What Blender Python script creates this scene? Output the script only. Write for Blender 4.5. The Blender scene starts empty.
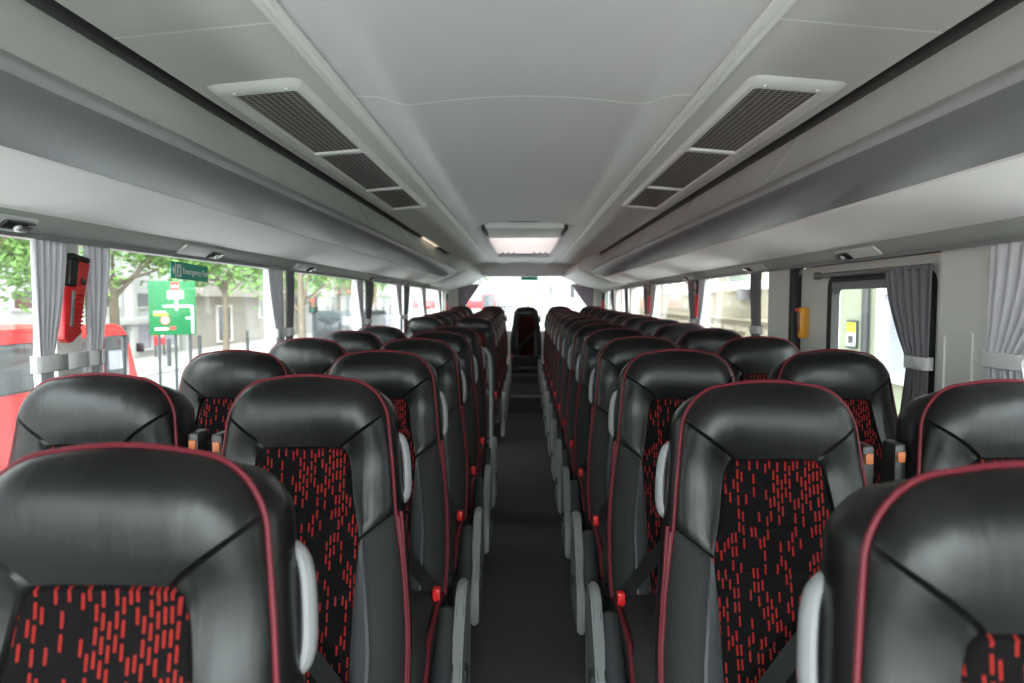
import bpy, bmesh, math, random
from mathutils import Vector, Matrix
from math import sin, cos, pi, sqrt, radians, tan, floor

random.seed(7)
S = bpy.context.scene
C = S.collection
E = 1.39            # eye height above the aisle floor

# ------------------------------------------------------------------ materials
def nt(name):
    m = bpy.data.materials.new(name); m.use_nodes = True
    return m, m.node_tree.nodes, m.node_tree.links, m.node_tree.nodes['Principled BSDF']

def mat(name, rgb, rough=.5, spec=.5, metal=0, bump=0, bscale=200, var=0, vscale=6, coat=0, sheen=0):
    m, N, L, b = nt(name)
    b.inputs['Base Color'].default_value = (*rgb, 1)
    b.inputs['Roughness'].default_value = rough
    b.inputs['Specular IOR Level'].default_value = spec
    b.inputs['Metallic'].default_value = metal
    b.inputs['Coat Weight'].default_value = coat
    b.inputs['Sheen Weight'].default_value = sheen
    tc = N.new('ShaderNodeTexCoord')
    if bump:
        n = N.new('ShaderNodeTexNoise'); n.inputs['Scale'].default_value = bscale; n.inputs['Detail'].default_value = 3
        L.new(tc.outputs['Object'], n.inputs['Vector'])
        bp = N.new('ShaderNodeBump'); bp.inputs['Strength'].default_value = bump; bp.inputs['Distance'].default_value = .002
        L.new(n.outputs['Fac'], bp.inputs['Height']); L.new(bp.outputs['Normal'], b.inputs['Normal'])
    if var:
        n = N.new('ShaderNodeTexNoise'); n.inputs['Scale'].default_value = vscale; n.inputs['Detail'].default_value = 5
        L.new(tc.outputs['Object'], n.inputs['Vector'])
        r = N.new('ShaderNodeMapRange'); r.inputs[3].default_value = 1 - var; r.inputs[4].default_value = 1 + var
        L.new(n.outputs['Fac'], r.inputs[0])
        x = N.new('ShaderNodeMix'); x.data_type = 'RGBA'; x.blend_type = 'MULTIPLY'; x.inputs['Factor'].default_value = 1
        x.inputs['A'].default_value = (*rgb, 1)
        L.new(r.outputs[0], x.inputs['B']); L.new(x.outputs['Result'], b.inputs['Base Color'])
    return m

def leather_mat():
    m, N, L, b = nt('black_leather')
    b.inputs['Base Color'].default_value = (.0055, .0055, .006, 1)
    b.inputs['Roughness'].default_value = .33
    b.inputs['Specular IOR Level'].default_value = .36
    tc = N.new('ShaderNodeTexCoord')
    v = N.new('ShaderNodeTexVoronoi'); v.inputs['Scale'].default_value = 420
    L.new(tc.outputs['Object'], v.inputs['Vector'])
    mp = N.new('ShaderNodeMapping'); mp.inputs['Scale'].default_value = (34, 8, 5)
    L.new(tc.outputs['Object'], mp.inputs['Vector'])
    n = N.new('ShaderNodeTexNoise'); n.inputs['Scale'].default_value = 1; n.inputs['Detail'].default_value = 2
    L.new(mp.outputs[0], n.inputs['Vector'])
    b1 = N.new('ShaderNodeBump'); b1.inputs['Strength'].default_value = .12; b1.inputs['Distance'].default_value = .0006
    L.new(v.outputs['Distance'], b1.inputs['Height'])
    b2 = N.new('ShaderNodeBump'); b2.inputs['Strength'].default_value = .28; b2.inputs['Distance'].default_value = .006
    L.new(n.outputs['Fac'], b2.inputs['Height']); L.new(b1.outputs['Normal'], b2.inputs['Normal'])
    L.new(b2.outputs['Normal'], b.inputs['Normal'])
    return m

def dash_fabric():
    """black moquette woven with staggered upright red dashes"""
    m, N, L, b = nt('red_dash_moquette')
    b.inputs['Roughness'].default_value = .95; b.inputs['Specular IOR Level'].default_value = .05
    tc = N.new('ShaderNodeTexCoord'); sx = N.new('ShaderNodeSeparateXYZ'); L.new(tc.outputs['Object'], sx.inputs[0])
    def M(op, a, c=None, d=None):
        n = N.new('ShaderNodeMath'); n.operation = op
        for k, v in enumerate((a, c, d)):
            if v is None: continue
            if isinstance(v, (int, float)): n.inputs[k].default_value = v
            else: L.new(v, n.inputs[k])
        return n.outputs[0]
    def layer(cw, ch, shift, dens):
        xs = M('ADD', M('DIVIDE', sx.outputs['X'], cw), 40.0 + shift)
        cx = M('FLOOR', xs); fx = M('FRACT', xs)
        wn = N.new('ShaderNodeTexWhiteNoise'); wn.noise_dimensions = '1D'; L.new(cx, wn.inputs['W'])
        zs = M('ADD', M('DIVIDE', sx.outputs['Z'], ch), M('MULTIPLY', wn.outputs['Value'], 7.0))
        cz = M('FLOOR', zs); fz = M('FRACT', zs)
        w2 = N.new('ShaderNodeTexWhiteNoise'); w2.noise_dimensions = '2D'
        cb = N.new('ShaderNodeCombineXYZ'); L.new(cx, cb.inputs[0]); L.new(cz, cb.inputs[1]); L.new(cb.outputs[0], w2.inputs['Vector'])
        on = M('LESS_THAN', w2.outputs['Value'], dens)
        a = M('MULTIPLY', M('GREATER_THAN', fx, .27), M('LESS_THAN', fx, .73))
        c = M('MULTIPLY', M('GREATER_THAN', fz, .12), M('LESS_THAN', fz, .86))
        return M('MULTIPLY', M('MULTIPLY', a, c), on)
    k = layer(.0084, .027, 0, .52)
    mx = N.new('ShaderNodeMix'); mx.data_type = 'RGBA'
    mx.inputs['A'].default_value = (.0065, .0055, .006, 1); mx.inputs['B'].default_value = (.21, .017, .014, 1)
    L.new(k, mx.inputs['Factor']); L.new(mx.outputs['Result'], b.inputs['Base Color'])
    n = N.new('ShaderNodeTexNoise'); n.inputs['Scale'].default_value = 900; L.new(tc.outputs['Object'], n.inputs['Vector'])
    bp = N.new('ShaderNodeBump'); bp.inputs['Strength'].default_value = .3; bp.inputs['Distance'].default_value = .001
    L.new(n.outputs['Fac'], bp.inputs['Height']); L.new(bp.outputs['Normal'], b.inputs['Normal'])
    return m

def grid_mat(name, base, line, cell, axes, duty=.5, rough=.7):
    """fine two-way weave or mesh"""
    m, N, L, b = nt(name)
    b.inputs['Roughness'].default_value = rough; b.inputs['Specular IOR Level'].default_value = .3
    tc = N.new('ShaderNodeTexCoord'); sx = N.new('ShaderNodeSeparateXYZ'); L.new(tc.outputs['Object'], sx.inputs[0])
    outs = []
    for ax in axes:
        d = N.new('ShaderNodeMath'); d.operation = 'DIVIDE'; d.inputs[1].default_value = cell; L.new(sx.outputs[ax], d.inputs[0])
        f = N.new('ShaderNodeMath'); f.operation = 'FRACT'; L.new(d.outputs[0], f.inputs[0])
        g = N.new('ShaderNodeMath'); g.operation = 'LESS_THAN'; g.inputs[1].default_value = duty; L.new(f.outputs[0], g.inputs[0])
        outs.append(g.outputs[0])
    mm = N.new('ShaderNodeMath'); mm.operation = 'MAXIMUM'; L.new(outs[0], mm.inputs[0]); L.new(outs[-1], mm.inputs[1])
    mx = N.new('ShaderNodeMix'); mx.data_type = 'RGBA'
    mx.inputs['A'].default_value = (*base, 1); mx.inputs['B'].default_value = (*line, 1)
    L.new(mm.outputs[0], mx.inputs['Factor']); L.new(mx.outputs['Result'], b.inputs['Base Color'])
    return m

def glass_mat(name, tint=(.96, .98, .97), refl=.10):
    m, N, L, b = nt(name); N.remove(b)
    t = N.new('ShaderNodeBsdfTransparent'); t.inputs[0].default_value = (*tint, 1)
    g = N.new('ShaderNodeBsdfGlossy'); g.inputs['Roughness'].default_value = .02
    fr = N.new('ShaderNodeLayerWeight'); fr.inputs[0].default_value = .5
    pw = N.new('ShaderNodeMath'); pw.operation = 'POWER'; pw.inputs[1].default_value = 4; L.new(fr.outputs['Facing'], pw.inputs[0])
    mu = N.new('ShaderNodeMath'); mu.operation = 'MULTIPLY_ADD'; mu.inputs[1].default_value = refl * 4; mu.inputs[2].default_value = .02; mu.use_clamp = True
    L.new(pw.outputs[0], mu.inputs[0])
    x = N.new('ShaderNodeMixShader'); L.new(mu.outputs[0], x.inputs[0]); L.new(t.outputs[0], x.inputs[1]); L.new(g.outputs[0], x.inputs[2])
    L.new(x.outputs[0], N['Material Output'].inputs[0])
    return m

def emit_mat(name, rgb, s):
    m, N, L, b = nt(name)
    b.inputs['Base Color'].default_value = (*rgb, 1)
    b.inputs['Emission Color'].default_value = (*rgb, 1); b.inputs['Emission Strength'].default_value = s
    return m

def translucent_mat(name, rgb):
    m, N, L, b = nt(name); N.remove(b)
    t = N.new('ShaderNodeBsdfTranslucent'); t.inputs[0].default_value = (*rgb, 1)
    d = N.new('ShaderNodeBsdfDiffuse'); d.inputs[0].default_value = (*rgb, 1)
    x = N.new('ShaderNodeMixShader'); x.inputs[0].default_value = .3
    L.new(t.outputs[0], x.inputs[1]); L.new(d.outputs[0], x.inputs[2]); L.new(x.outputs[0], N['Material Output'].inputs[0])
    return m

LEATHER = leather_mat()
DASH = dash_fabric()
PIPE = mat('red_piping', (.12, .009, .016), .5, .3)
WEAVE = grid_mat('black_spacer_mesh', (.004, .004, .004), (.026, .026, .027), .0046, ('X', 'Z'), .45)
WEAVEC = grid_mat('black_cushion_mesh', (.010, .010, .010), (.026, .026, .026), .0065, ('X', 'Y'), .45)
STRIP = mat('grey_vinyl', (.045, .048, .052), .45, .4)
SHELL = mat('charcoal_plastic', (.03, .03, .032), .5)
HANDLE = mat('pale_grey_plastic', (.25, .25, .26), .45)
PADM = mat('armrest_rubber', (.042, .044, .047), .5, .35)
COVER = mat('grey_plastic', (.20, .21, .21), .45)
BELT = mat('belt_webbing', (.022, .022, .024), .6, .35, bump=.3, bscale=500)
BUCK = mat('red_buckle', (.75, .02, .02), .35)
BLACK = mat('black_plastic', (.012, .012, .012), .4)
ORANGE = mat('orange_tag', (.40, .11, .03), .5)
STEEL = mat('steel_frame', (.10, .10, .11), .4, .5, .6)

CEIL = mat('ceiling_laminate', (.66, .65, .655), .42, .45, bump=.04, bscale=700)
CEILS = mat('side_ceiling_laminate', (.66, .65, .62), .45, .4)
TRIMW = mat('pale_trim', (.84, .84, .81), .4)
RACKG = mat('grey_rack_shade', (.20, .205, .215), .36, .5)  # lower half of the lip, its shade put into a darker grey
RACKN = mat('rack_nose_highlight', (.33, .335, .34), .30, .55)  # upper half of the same lip, its highlight put into a paler grey
RACKF = mat('rack_face_laminate', (.60, .61, .585), .42, .4)
RACKW = mat('pale_rack_underside', (.90, .88, .87), .55, .3)
GROOVE = mat('groove_liner', (.10, .10, .095), .6)
PELMET = mat('pelmet_grey', (.38, .40, .375), .45)
WALLP = mat('wall_laminate', (.70, .70, .66), .5, .35)
CURT = mat('grey_curtain_cloth', (.60, .58, .62), .85, .15, bump=.3, bscale=600, sheen=.2)
CURTD = mat('dark_shaded_curtain_cloth', (.19, .18, .195), .85, .15, bump=.3, bscale=600)  # dark cloth on the right; on the left it carries painted shade
CURTR = mat('mauve_curtain_cloth', (.36, .30, .36), .85, .15)
TIE = mat('pale_tie_band', (.72, .71, .71), .6)
CARPET = mat('speckled_carpet', (.070, .068, .069), .95, .1, bump=.8, bscale=400, var=.55, vscale=260)
NOSING = mat('aluminium_nosing', (.55, .55, .55), .35, .5, .8)
RUBBER = mat('black_rubber', (.012, .012, .012), .55)
GLASS = glass_mat('window_glass', (.93, .96, .945), .11)
HATCHM = translucent_mat('hatch_acrylic', (.52, .48, .465))
LAMPW = mat('lamp_plate', (.60, .60, .58), .35)
LENS = mat('lamp_lens', (.02, .02, .02), .1)
REDP = mat('red_holder_plastic', (.55, .012, .016), .35)
YELL = mat('amber_plastic', (.75, .33, .02), .35)
GREENS = mat('green_sticker', (.0, .36, .23), .4)
WHITEP = mat('white_paint', (.85, .85, .85), .5)

# ------------------------------------------------------------------ helpers
def obj(name, bm, m, parent=None, loc=None, sharp=38):
    me = bpy.data.meshes.new(name)
    bmesh.ops.recalc_face_normals(bm, faces=bm.faces)
    bm.to_mesh(me); bm.free()
    for mm in (m if isinstance(m, (list, tuple)) else [m]): me.materials.append(mm)
    me.polygons.foreach_set('use_smooth', [True] * len(me.polygons))
    me.set_sharp_from_angle(angle=radians(sharp))
    o = bpy.data.objects.new(name, me); C.objects.link(o)
    if parent: o.parent = parent
    if loc: o.location = loc
    return o

def thing(name, label, cat, loc=(0, 0, 0), rz=0, group=None):
    o = bpy.data.objects.new(name, None); C.objects.link(o)
    o.location = loc; o.rotation_euler = (0, 0, rz); o.empty_display_size = .05
    return tag(o, label, cat, group)

def tag(o, label, cat, group=None):
    o['label'] = label; o['category'] = cat
    if group: o['group'] = group
    return o

def struct(name, bm, m, label=None, cat=None):
    o = obj(name, bm, m); o['kind'] = 'structure'
    if label: o['label'] = label
    if cat: o['category'] = cat
    return o

def NB(): return bmesh.new()

def bx(bm, x0, x1, y0, y1, z0, z1, bev=0, seg=2):
    r = bmesh.ops.create_cube(bm, size=1)
    vs = r['verts']
    for v in vs:
        v.co = Vector(((x0 + x1) / 2 + v.co.x * (x1 - x0), (y0 + y1) / 2 + v.co.y * (y1 - y0), (z0 + z1) / 2 + v.co.z * (z1 - z0)))
    if bev:
        es = set(e for v in vs for e in v.link_edges)
        bmesh.ops.bevel(bm, geom=list(es), offset=bev, segments=seg, affect='EDGES', profile=.5)
    return bm

def catmull(pts, n=6):
    P = [Vector(p) for p in pts]; out = []
    for i in range(len(P) - 1):
        p0, p1, p2, p3 = P[max(i - 1, 0)], P[i], P[i + 1], P[min(i + 2, len(P) - 1)]
        for k in range(n):
            t = k / n
            out.append(.5 * ((2 * p1) + (p2 - p0) * t + (2 * p0 - 5 * p1 + 4 * p2 - p3) * t * t + (3 * p1 - p0 - 3 * p2 + p3) * t ** 3))
    out.append(P[-1]); return out

def tube(bm, pts, r, n=8, cap=True, flat=1.0, up=None):
    P = [Vector(p) for p in pts]; rings = []; ref = Vector(up) if up else None
    for i, p in enumerate(P):
        t = (P[min(i + 1, len(P) - 1)] - P[max(i - 1, 0)]).normalized()
        if ref is None: ref = Vector((0, 0, 1)) if abs(t.z) < .9 else Vector((1, 0, 0))
        a = (ref - t * ref.dot(t))
        if a.length < 1e-6: a = t.orthogonal()
        a.normalize(); ref = a if up is None else ref
        b = t.cross(a)
        rr = r[i] if isinstance(r, (list, tuple)) else r
        rings.append([bm.verts.new(p + a * (rr * cos(2 * pi * k / n)) + b * (rr * flat * sin(2 * pi * k / n))) for k in range(n)])
    for i in range(len(rings) - 1):
        for k in range(n):
            bm.faces.new((rings[i][k], rings[i][(k + 1) % n], rings[i + 1][(k + 1) % n], rings[i + 1][k]))
    if cap:
        bm.faces.new(rings[0][::-1]); bm.faces.new(rings[-1])
    return bm

def sheet(bm, rows):
    V = [[bm.verts.new(p) for p in r] for r in rows]
    for i in range(len(V) - 1):
        for j in range(len(V[0]) - 1):
            bm.faces.new((V[i][j], V[i][j + 1], V[i + 1][j + 1], V[i + 1][j]))
    return V

def sweep(bm, prof, y0, y1, mir=1, dx=0, shift=None, closed=False):
    """carry an (x, z) profile along the coach"""
    ys = [y0, y1] if not shift else sorted(set([y0, y1] + [s[0] for s in shift if y0 < s[0] < y1]))
    rows = []
    pr = list(prof) + ([prof[0]] if closed else [])
    for y in ys:
        rows.append([(mir * x + dx, y, E + z) for x, z in pr])
    sheet(bm, rows)
    if closed:
        bmesh.ops.remove_doubles(bm, verts=bm.verts, dist=1e-6)
        for y in (y0, y1):
            vs = [next(v for v in bm.verts if (v.co - Vector((mir * x + dx, y, E + z))).length < 1e-5) for x, z in prof]
            try: bm.faces.new(vs)
            except ValueError: pass
    return bm

def prism(bm, pts, a0, a1, axis='x'):
    """extrude a closed outline; axis x: pts are (y, z); y: (x, z); z: (x, y)"""
    f = {'x': lambda p, a: (a, p[0], p[1]), 'y': lambda p, a: (p[0], a, p[1]), 'z': lambda p, a: (p[0], p[1], a)}[axis]
    A = [bm.verts.new(f(p, a0)) for p in pts]; B = [bm.verts.new(f(p, a1)) for p in pts]
    n = len(pts)
    bm.faces.new(A[::-1]); bm.faces.new(B)
    for i in range(n): bm.faces.new((A[i], A[(i + 1) % n], B[(i + 1) % n], B[i]))
    return bm

def rrect(x0, x1, z0, z1, r, n=5):
    out = []
    for cx, cz, a0 in ((x1 - r, z1 - r, 0), (x0 + r, z1 - r, 90), (x0 + r, z0 + r, 180), (x1 - r, z0 + r, 270)):
        for k in range(n + 1):
            a = radians(a0 + 90 * k / n); out.append((cx + r * cos(a), cz + r * sin(a)))
    return out

def ring_frame(bm, outer, inner, a0, a1, axis='x'):
    f = {'x': lambda p, a: (a, p[0], p[1]), 'y': lambda p, a: (p[0], a, p[1]), 'z': lambda p, a: (p[0], p[1], a)}[axis]
    n = len(outer)
    V = [[bm.verts.new(f(p, a)) for p in pl] for pl, a in ((outer, a0), (outer, a1), (inner, a1), (inner, a0))]
    for k in range(4):
        A, B = V[k], V[(k + 1) % 4]
        for i in range(n): bm.faces.new((A[i], A[(i + 1) % n], B[(i + 1) % n], B[i]))
    return bm

def copy_tree(o, parent=None):
    c = o.copy(); C.objects.link(c); c.parent = parent
    for ch in o.children: copy_tree(ch, c)
    return c

def text(name, body, size, m, parent, loc, rot, align='CENTER'):
    cu = bpy.data.curves.new(name, 'FONT'); cu.body = body; cu.size = size; cu.extrude = .0006
    cu.align_x = align; cu.align_y = 'CENTER'; cu.materials.append(m)
    f = bpy.data.objects.new(name + '_curve', cu); me = bpy.data.meshes.new_from_object(f); bpy.data.objects.remove(f)
    o = bpy.data.objects.new(name, me); C.objects.link(o); o.parent = parent; o.location = loc; o.rotation_euler = rot
    return o

def sm(x, a, b):
    t = min(1, max(0, (x - a) / (b - a))); return t * t * (3 - 2 * t)

def lerp_tab(x, xs, ys):
    if x <= xs[0]: return ys[0]
    for i in range(len(xs) - 1):
        if x <= xs[i + 1]:
            return ys[i] + (ys[i + 1] - ys[i]) * (x - xs[i]) / (xs[i + 1] - xs[i])
    return ys[-1]

# ------------------------------------------------------------------ the coach seat
ZT = 1.203
def seat_y(u): return -(.15 * u + .10 * u * u)
def seat_W(u):
    b = lerp_tab(u, [0, .10, .20, .30, .42, .55, .70, .80], [.180, .188, .200, .210, .230, .243, .245, .240])
    if u < .10: return b - .088 + .088 * sqrt(max(0, 1 - ((.10 - u) / .10) ** 2))
    return b
def seat_wi(u): return lerp_tab(u, [0, .02, .06, .158, .172, .20, .27, .355, .45, .53, .80], [.074, .080, .090, .084, .099, .106, .118, .140, .132, .128, .122])
SEAM, BSEAM = .16, .355
ROWS = [0, .002, .006, .014, .028, .046, .07, .10, .13, .150, .156, SEAM, .164, .172, .20, .235, .27, .294, .30, .306, .33, .348, BSEAM, .362,
        .379, .385, .391, .42, .46, .50, .524, .53, .536, .58, .64, .70, .75, .79]
GSEAM = {.30, .385, .53}
def u_out(u): return lerp_tab(u, [0, SEAM, BSEAM, .53, .80], [0, .072, .30, .53, .80])
CEN = [0, .3, .6, .82, .94, 1]
WIN = [(0, .12), (0, .5), (0, .86), (0, 1), (1, .10), (1, .3), (1, .55), (1, .75), (1, .88), (1, .96), (1, 1)]
def wing_B(u):
    return lerp_tab(u, [0, .22, BSEAM, .45, .56, .8], [.42, .42, .10, .30, .42, .42])
def seat_front(x, u):
    W = seat_W(u); s = min(1, abs(x) / W)
    e = sqrt(max(0, 1 - s ** 5)); t = sqrt(max(0, 1 - (max(0, .06 - u) / .06) ** 2))
    d = .056 + (.030 - .056) * sm(u, .09, .19)
    d += sm(u, .28, .46) * .034 * sm(s, .48, .74) + .012 * sm(u, .17, .3) * sm(s, .4, .7)
    return t * e * d
def seat_point(x, u, off=0):
    W = seat_W(u)
    return Vector((x, seat_y(u) - seat_front(x, u) - off, ZT - u + .010 * (1 - min(1, abs(x) / W) ** 2)))

def build_backrest(par):
    cols = [(-1, 'w', WIN[k]) for k in range(len(WIN) - 1, -1, -1)] + [(-1, 'c', f) for f in CEN[::-1]] + [(1, 'c', f) for f in CEN[1:]] + [(1, 'w', w) for w in WIN]
    G = []; FL = []
    for u in ROWS:
        row = []; flat = []
        for sgn, k, w in cols:
            dep = 0
            if k == 'c':
                x, uu = w * seat_wi(u), u
                if u == SEAM or u in GSEAM and False: dep = .007
                if u in GSEAM: dep = .0035
                if w == 1 and u >= SEAM: dep = .007
            else:
                B = wing_B(u); q = B * w[1] if w[0] == 0 else B + (1 - B) * w[1]
                uu = u + (u_out(u) - u) * q ** .8
                x = seat_wi(u) + q * (seat_W(uu) - seat_wi(u))
                if u in (SEAM, BSEAM): dep = .007 * (1 if q < .97 else .2)
                if u > BSEAM and w == (0, 1): dep = .004
            p = seat_point(sgn * x, uu); flat.append(p.copy()); p.y += dep
            row.append(p)
        G.append(row); FL.append(flat)
    nR, nC = len(ROWS), len(cols)
    parts = {}
    for i in range(nR - 1):
        um = (ROWS[i] + ROWS[i + 1]) / 2
        for j in range(nC - 1):
            a, b = cols[j], cols[j + 1]
            wing = a[1] == 'w' or b[1] == 'w'
            sd = a[0] if a[1] == 'w' else b[0]
            if um < SEAM: key = ('head_panel', 0)
            elif not wing: key = ('fabric_insert', 0)
            elif um < BSEAM: key = ('side_panel', sd)
            else:
                inner = (a if a[1] == 'w' else b)[2] if (a[1] == 'c' or b[1] == 'c') else max(a[2], b[2])
                key = ('side_strip', sd) if inner[0] == 0 else ('side_bolster', sd)
            parts.setdefault(key, []).append((i, j))
    mats = {'head_panel': LEATHER, 'side_panel': LEATHER, 'fabric_insert': DASH, 'side_strip': STRIP, 'side_bolster': WEAVE}
    labs = {'head_panel': 'smooth black leather headrest panel', 'fabric_insert': 'black fabric centre panel with red dashes',
            'side_strip': 'narrow grey strip', 'side_bolster': 'black mesh side bolster', 'side_panel': 'black leather shoulder panel'}
    for (nm, sd), fs in parts.items():
        bm = NB(); vm = {}
        def V(i, j):
            if (i, j) not in vm: vm[i, j] = bm.verts.new(G[i][j])
            return vm[i, j]
        for i, j in fs: bm.faces.new((V(i, j), V(i, j + 1), V(i + 1, j + 1), V(i + 1, j)))
        o = obj(nm, bm, mats[nm], par, sharp=50)
        o['label'] = labs[nm]
    # outline: up the left edge, over the top, down the right
    ring = [FL[i][0] for i in range(nR - 1, 0, -1)] + FL[0] + [FL[i][-1] for i in range(1, nR)]
    keep = [ring[0]]
    for p in ring[1:]:
        if (p - keep[-1]).length > .004: keep.append(p)
    ring = keep; n = len(ring); nor = []
    for i, p in enumerate(ring):
        t = ring[min(i + 1, n - 1)] - ring[max(i - 1, 0)]; t.y = 0
        v = Vector((-t.z, 0, t.x)); v.normalize()
        if v.dot(Vector((p.x, 0, .35))) < 0 and p.z > .8: v = -v
        if abs(v.x) > .5 and v.x * p.x < 0: v = -v
        nor.append(v)
    def lay(i, back, out):
        p, v = ring[i], nor[i]; sd = v.x * v.x; out = out * (1 - .62 * sm(ZT - p.z, .30, .42)) if out > 0 else out
        o = out * sd - .36 * back * (1 - sd)
        q = p + v * o; q.y += back * (.82 + .18 * sd)
        return q
    layers = [(0, 0), (.010, .007), (.030, .012), (.060, .012), (.090, .005), (.108, -.010)]
    bm = NB(); sheet(bm, [[lay(i, b, o) for i in range(n)] for b, o in layers])
    obj('side_gusset', bm, LEATHER, par, sharp=70)
    bm = NB(); vs = [bm.verts.new(lay(i, .106, -.006)) for i in range(n)]; v2 = [bm.verts.new(lay(i, .120, -.03)) for i in range(n)]
    for i in range(n - 1): bm.faces.new((vs[i], vs[i + 1], v2[i + 1], v2[i]))
    bm.faces.new(v2)
    obj('back_shell', bm, SHELL, par)
    bm = NB(); tube(bm, [p + v * .0015 + Vector((0, -.002, 0)) for p, v in zip(ring, nor)], .0042, 8)
    obj('piping', bm, PIPE, par)['label'] = 'raised red piping around the backrest'
    for sd in (-1, 1):
        pts = [lay(i, .007, .0115) for i in range(n) if ring[i].z < ZT - .295 and ring[i].x * sd > 0]
        bm = NB(); tube(bm, pts, .0056, 8)
        pts = [lay(i, .000, .0055) for i in range(n) if ring[i].z < ZT - .305 and ring[i].x * sd > 0]
        tube(bm, pts, .0050, 8)
        obj('lower_piping', bm, PIPE, par)['label'] = 'doubled red piping on the lower edge'

def build_seat(name, side, aisle, label, group):
    """side: which way the aisle lies in the seat's own x (+1 / -1); aisle: seat next to the gangway"""
    t = thing(name, label, 'seat', group=group)
    build_backrest(t)
    # cushion
    bm = NB()
    rows = []
    for k in range(13):
        y = -.135 - .485 * k / 12
        fr = sm(k, 9.5, 12); top = .445 + .02 * sin(k / 12 * pi) - .075 * fr * fr
        prof = []
        for j in range(17):
            a = -1 + j / 8; x = .238 * a
            prof.append((x, y, top - .014 * (1 - abs(a) ** 2) - .05 * max(0, abs(a) - .86) / .14 * abs(a)))
        rows.append([(-.232, y, .30)] + prof + [(.232, y, .30)])
    rows.append([(p[0] * .97, -.628, .30 if i in (0, 18) else .33) for i, p in enumerate(rows[-1])])
    sheet(bm, rows)
    cu = obj('cushion', bm, WEAVEC, t, sharp=60)
    for sd in (-1, 1):
        pts = [(sd * .236, -.14 - .46 * k / 10, .412 + .02 * sin(k / 10 * pi) - .07 * sm(k, 8, 10)) for k in range(11)]
        bm = NB(); tube(bm, pts, .009, 8)
        obj('cushion_piping', bm, PIPE, cu)
    bm = NB(); bx(bm, -.225, .225, -.58, -.14, .255, .31, .015); obj('seat_frame', bm, STEEL, t)
    for sx in (-1, 1):
        bm = NB()
        prism(bm, [(-.50, 0), (-.14, 0), (-.14, .03), (-.20, .05), (-.24, .26), (-.44, .26), (-.42, .05), (-.50, .03)], sx * .17 - .02, sx * .17 + .02)
        obj('leg', bm, STEEL, t)
    # three-point belt: from the shoulder away from the free side down to the buckle
    st = -side if aisle else side
    a = seat_point(st * .205, .30, .012); a.x = st * .222; b = Vector((-st * .222, seat_y(.755) - .075, ZT - .755))
    mid = [a.lerp(b, k / 10) for k in range(11)]
    for k in range(1, 10):
        u = ZT - mid[k].z; s = seat_point(mid[k].x, u, .007)
        mid[k].y = min(mid[k].y, s.y) if k > 1 else s.y
    bm = NB(); d = (b - a); d.y = 0; d.normalize(); w = Vector((-d.z, 0, d.x)) * .023
    sheet(bm, [[p + w, p - w] for p in mid]); r = bmesh.ops.solidify(bm, geom=bm.faces[:], thickness=.0025)
    obj('seat_belt', bm, BELT, t)
    bx_ = NB(); x = -st * .228; y = seat_y(.765) - .085; z = ZT - .765
    bx(bx_, x - .014, x + .014, y - .016, y + .016, z - .055, z + .015, .005)
    bk = obj('belt_buckle', bx_, BLACK, t)
    bx_ = NB(); bx(bx_, x - .012, x + .012, y - .022, y + .010, z - .008, z + .034, .004)
    obj('release_button', bx_, BUCK, bk)['label'] = 'bright red buckle button'
    bm = NB(); x = st * .224; y = seat_y(.16) + .050; z = ZT - .165
    bx(bm, x - .014, x + .014, y - .03, y + .03, z - .075, z + .035, .008)
    g = obj('belt_guide', bm, BLACK, t)
    bm = NB(); bx(bm, x - .009, x + .009, y - .034, y - .02, z - .006, z + .018, .003); obj('guide_tag', bm, ORANGE, g)
    if aisle:
        m = side
        P = []
        for u, o, yy in ((.140, -.020, .088), (.146, .000, .086), (.160, .012, .082), (.19, .017, .078), (.245, .017, .074), (.278, .012, .072), (.293, .000, .072), (.298, -.020, .072)):
            P.append((m * (seat_W(u) + .003 + o), seat_y(u) + yy, ZT - u))
        bm = NB(); tube(bm, catmull(P, 5), .0105, 10, flat=1.6, up=(1, 0, 0))
        obj('grab_handle', bm, HANDLE, t)['label'] = 'pale grey plastic grab handle'
        # side cover and folded armrest pad
        bm = NB()
        out = [(-.10, .05), (-.06, .30), (-.09, .40), (-.14, .455), (-.20, .468), (-.26, .45), (-.31, .39), (-.40, .30), (-.47, .22), (-.48, .06)]
        prism(bm, out, m * .288, m * .322)
        bmesh.ops.bevel(bm, geom=[e for e in bm.edges], offset=.008, segments=2, affect='EDGES')
        sc_ = obj('side_cover', bm, COVER, t); sc_['label'] = 'grey plastic aisle-side cover'
        bm = NB(); bx(bm, m * .305 - .028, m * .305 + .028, -.36, -.30, .20, .25, .012); obj('recline_lever', bm, PADM, sc_)
        bm = NB()
        p0, p1 = Vector((m * .262, -.27, .385)), Vector((m * .262, -.50, .225))
        dd = (p1 - p0).normalized(); pts = []; rr = []
        for k in range(9):
            a_ = k / 8 * pi / 2; pts.append(p0 - dd * .026 * cos(a_)); rr.append(max(.001, .031 * sin(a_)))
        for k in range(1, 9):
            a_ = pi / 2 - k / 8 * pi / 2; pts.append(p1 + dd * .026 * cos(a_)); rr.append(max(.001, .031 * sin(a_)))
        tube(bm, pts, rr, 12)
        obj('armrest', bm, PADM, t)['label'] = 'dark folded armrest pad'
    return t

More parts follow.
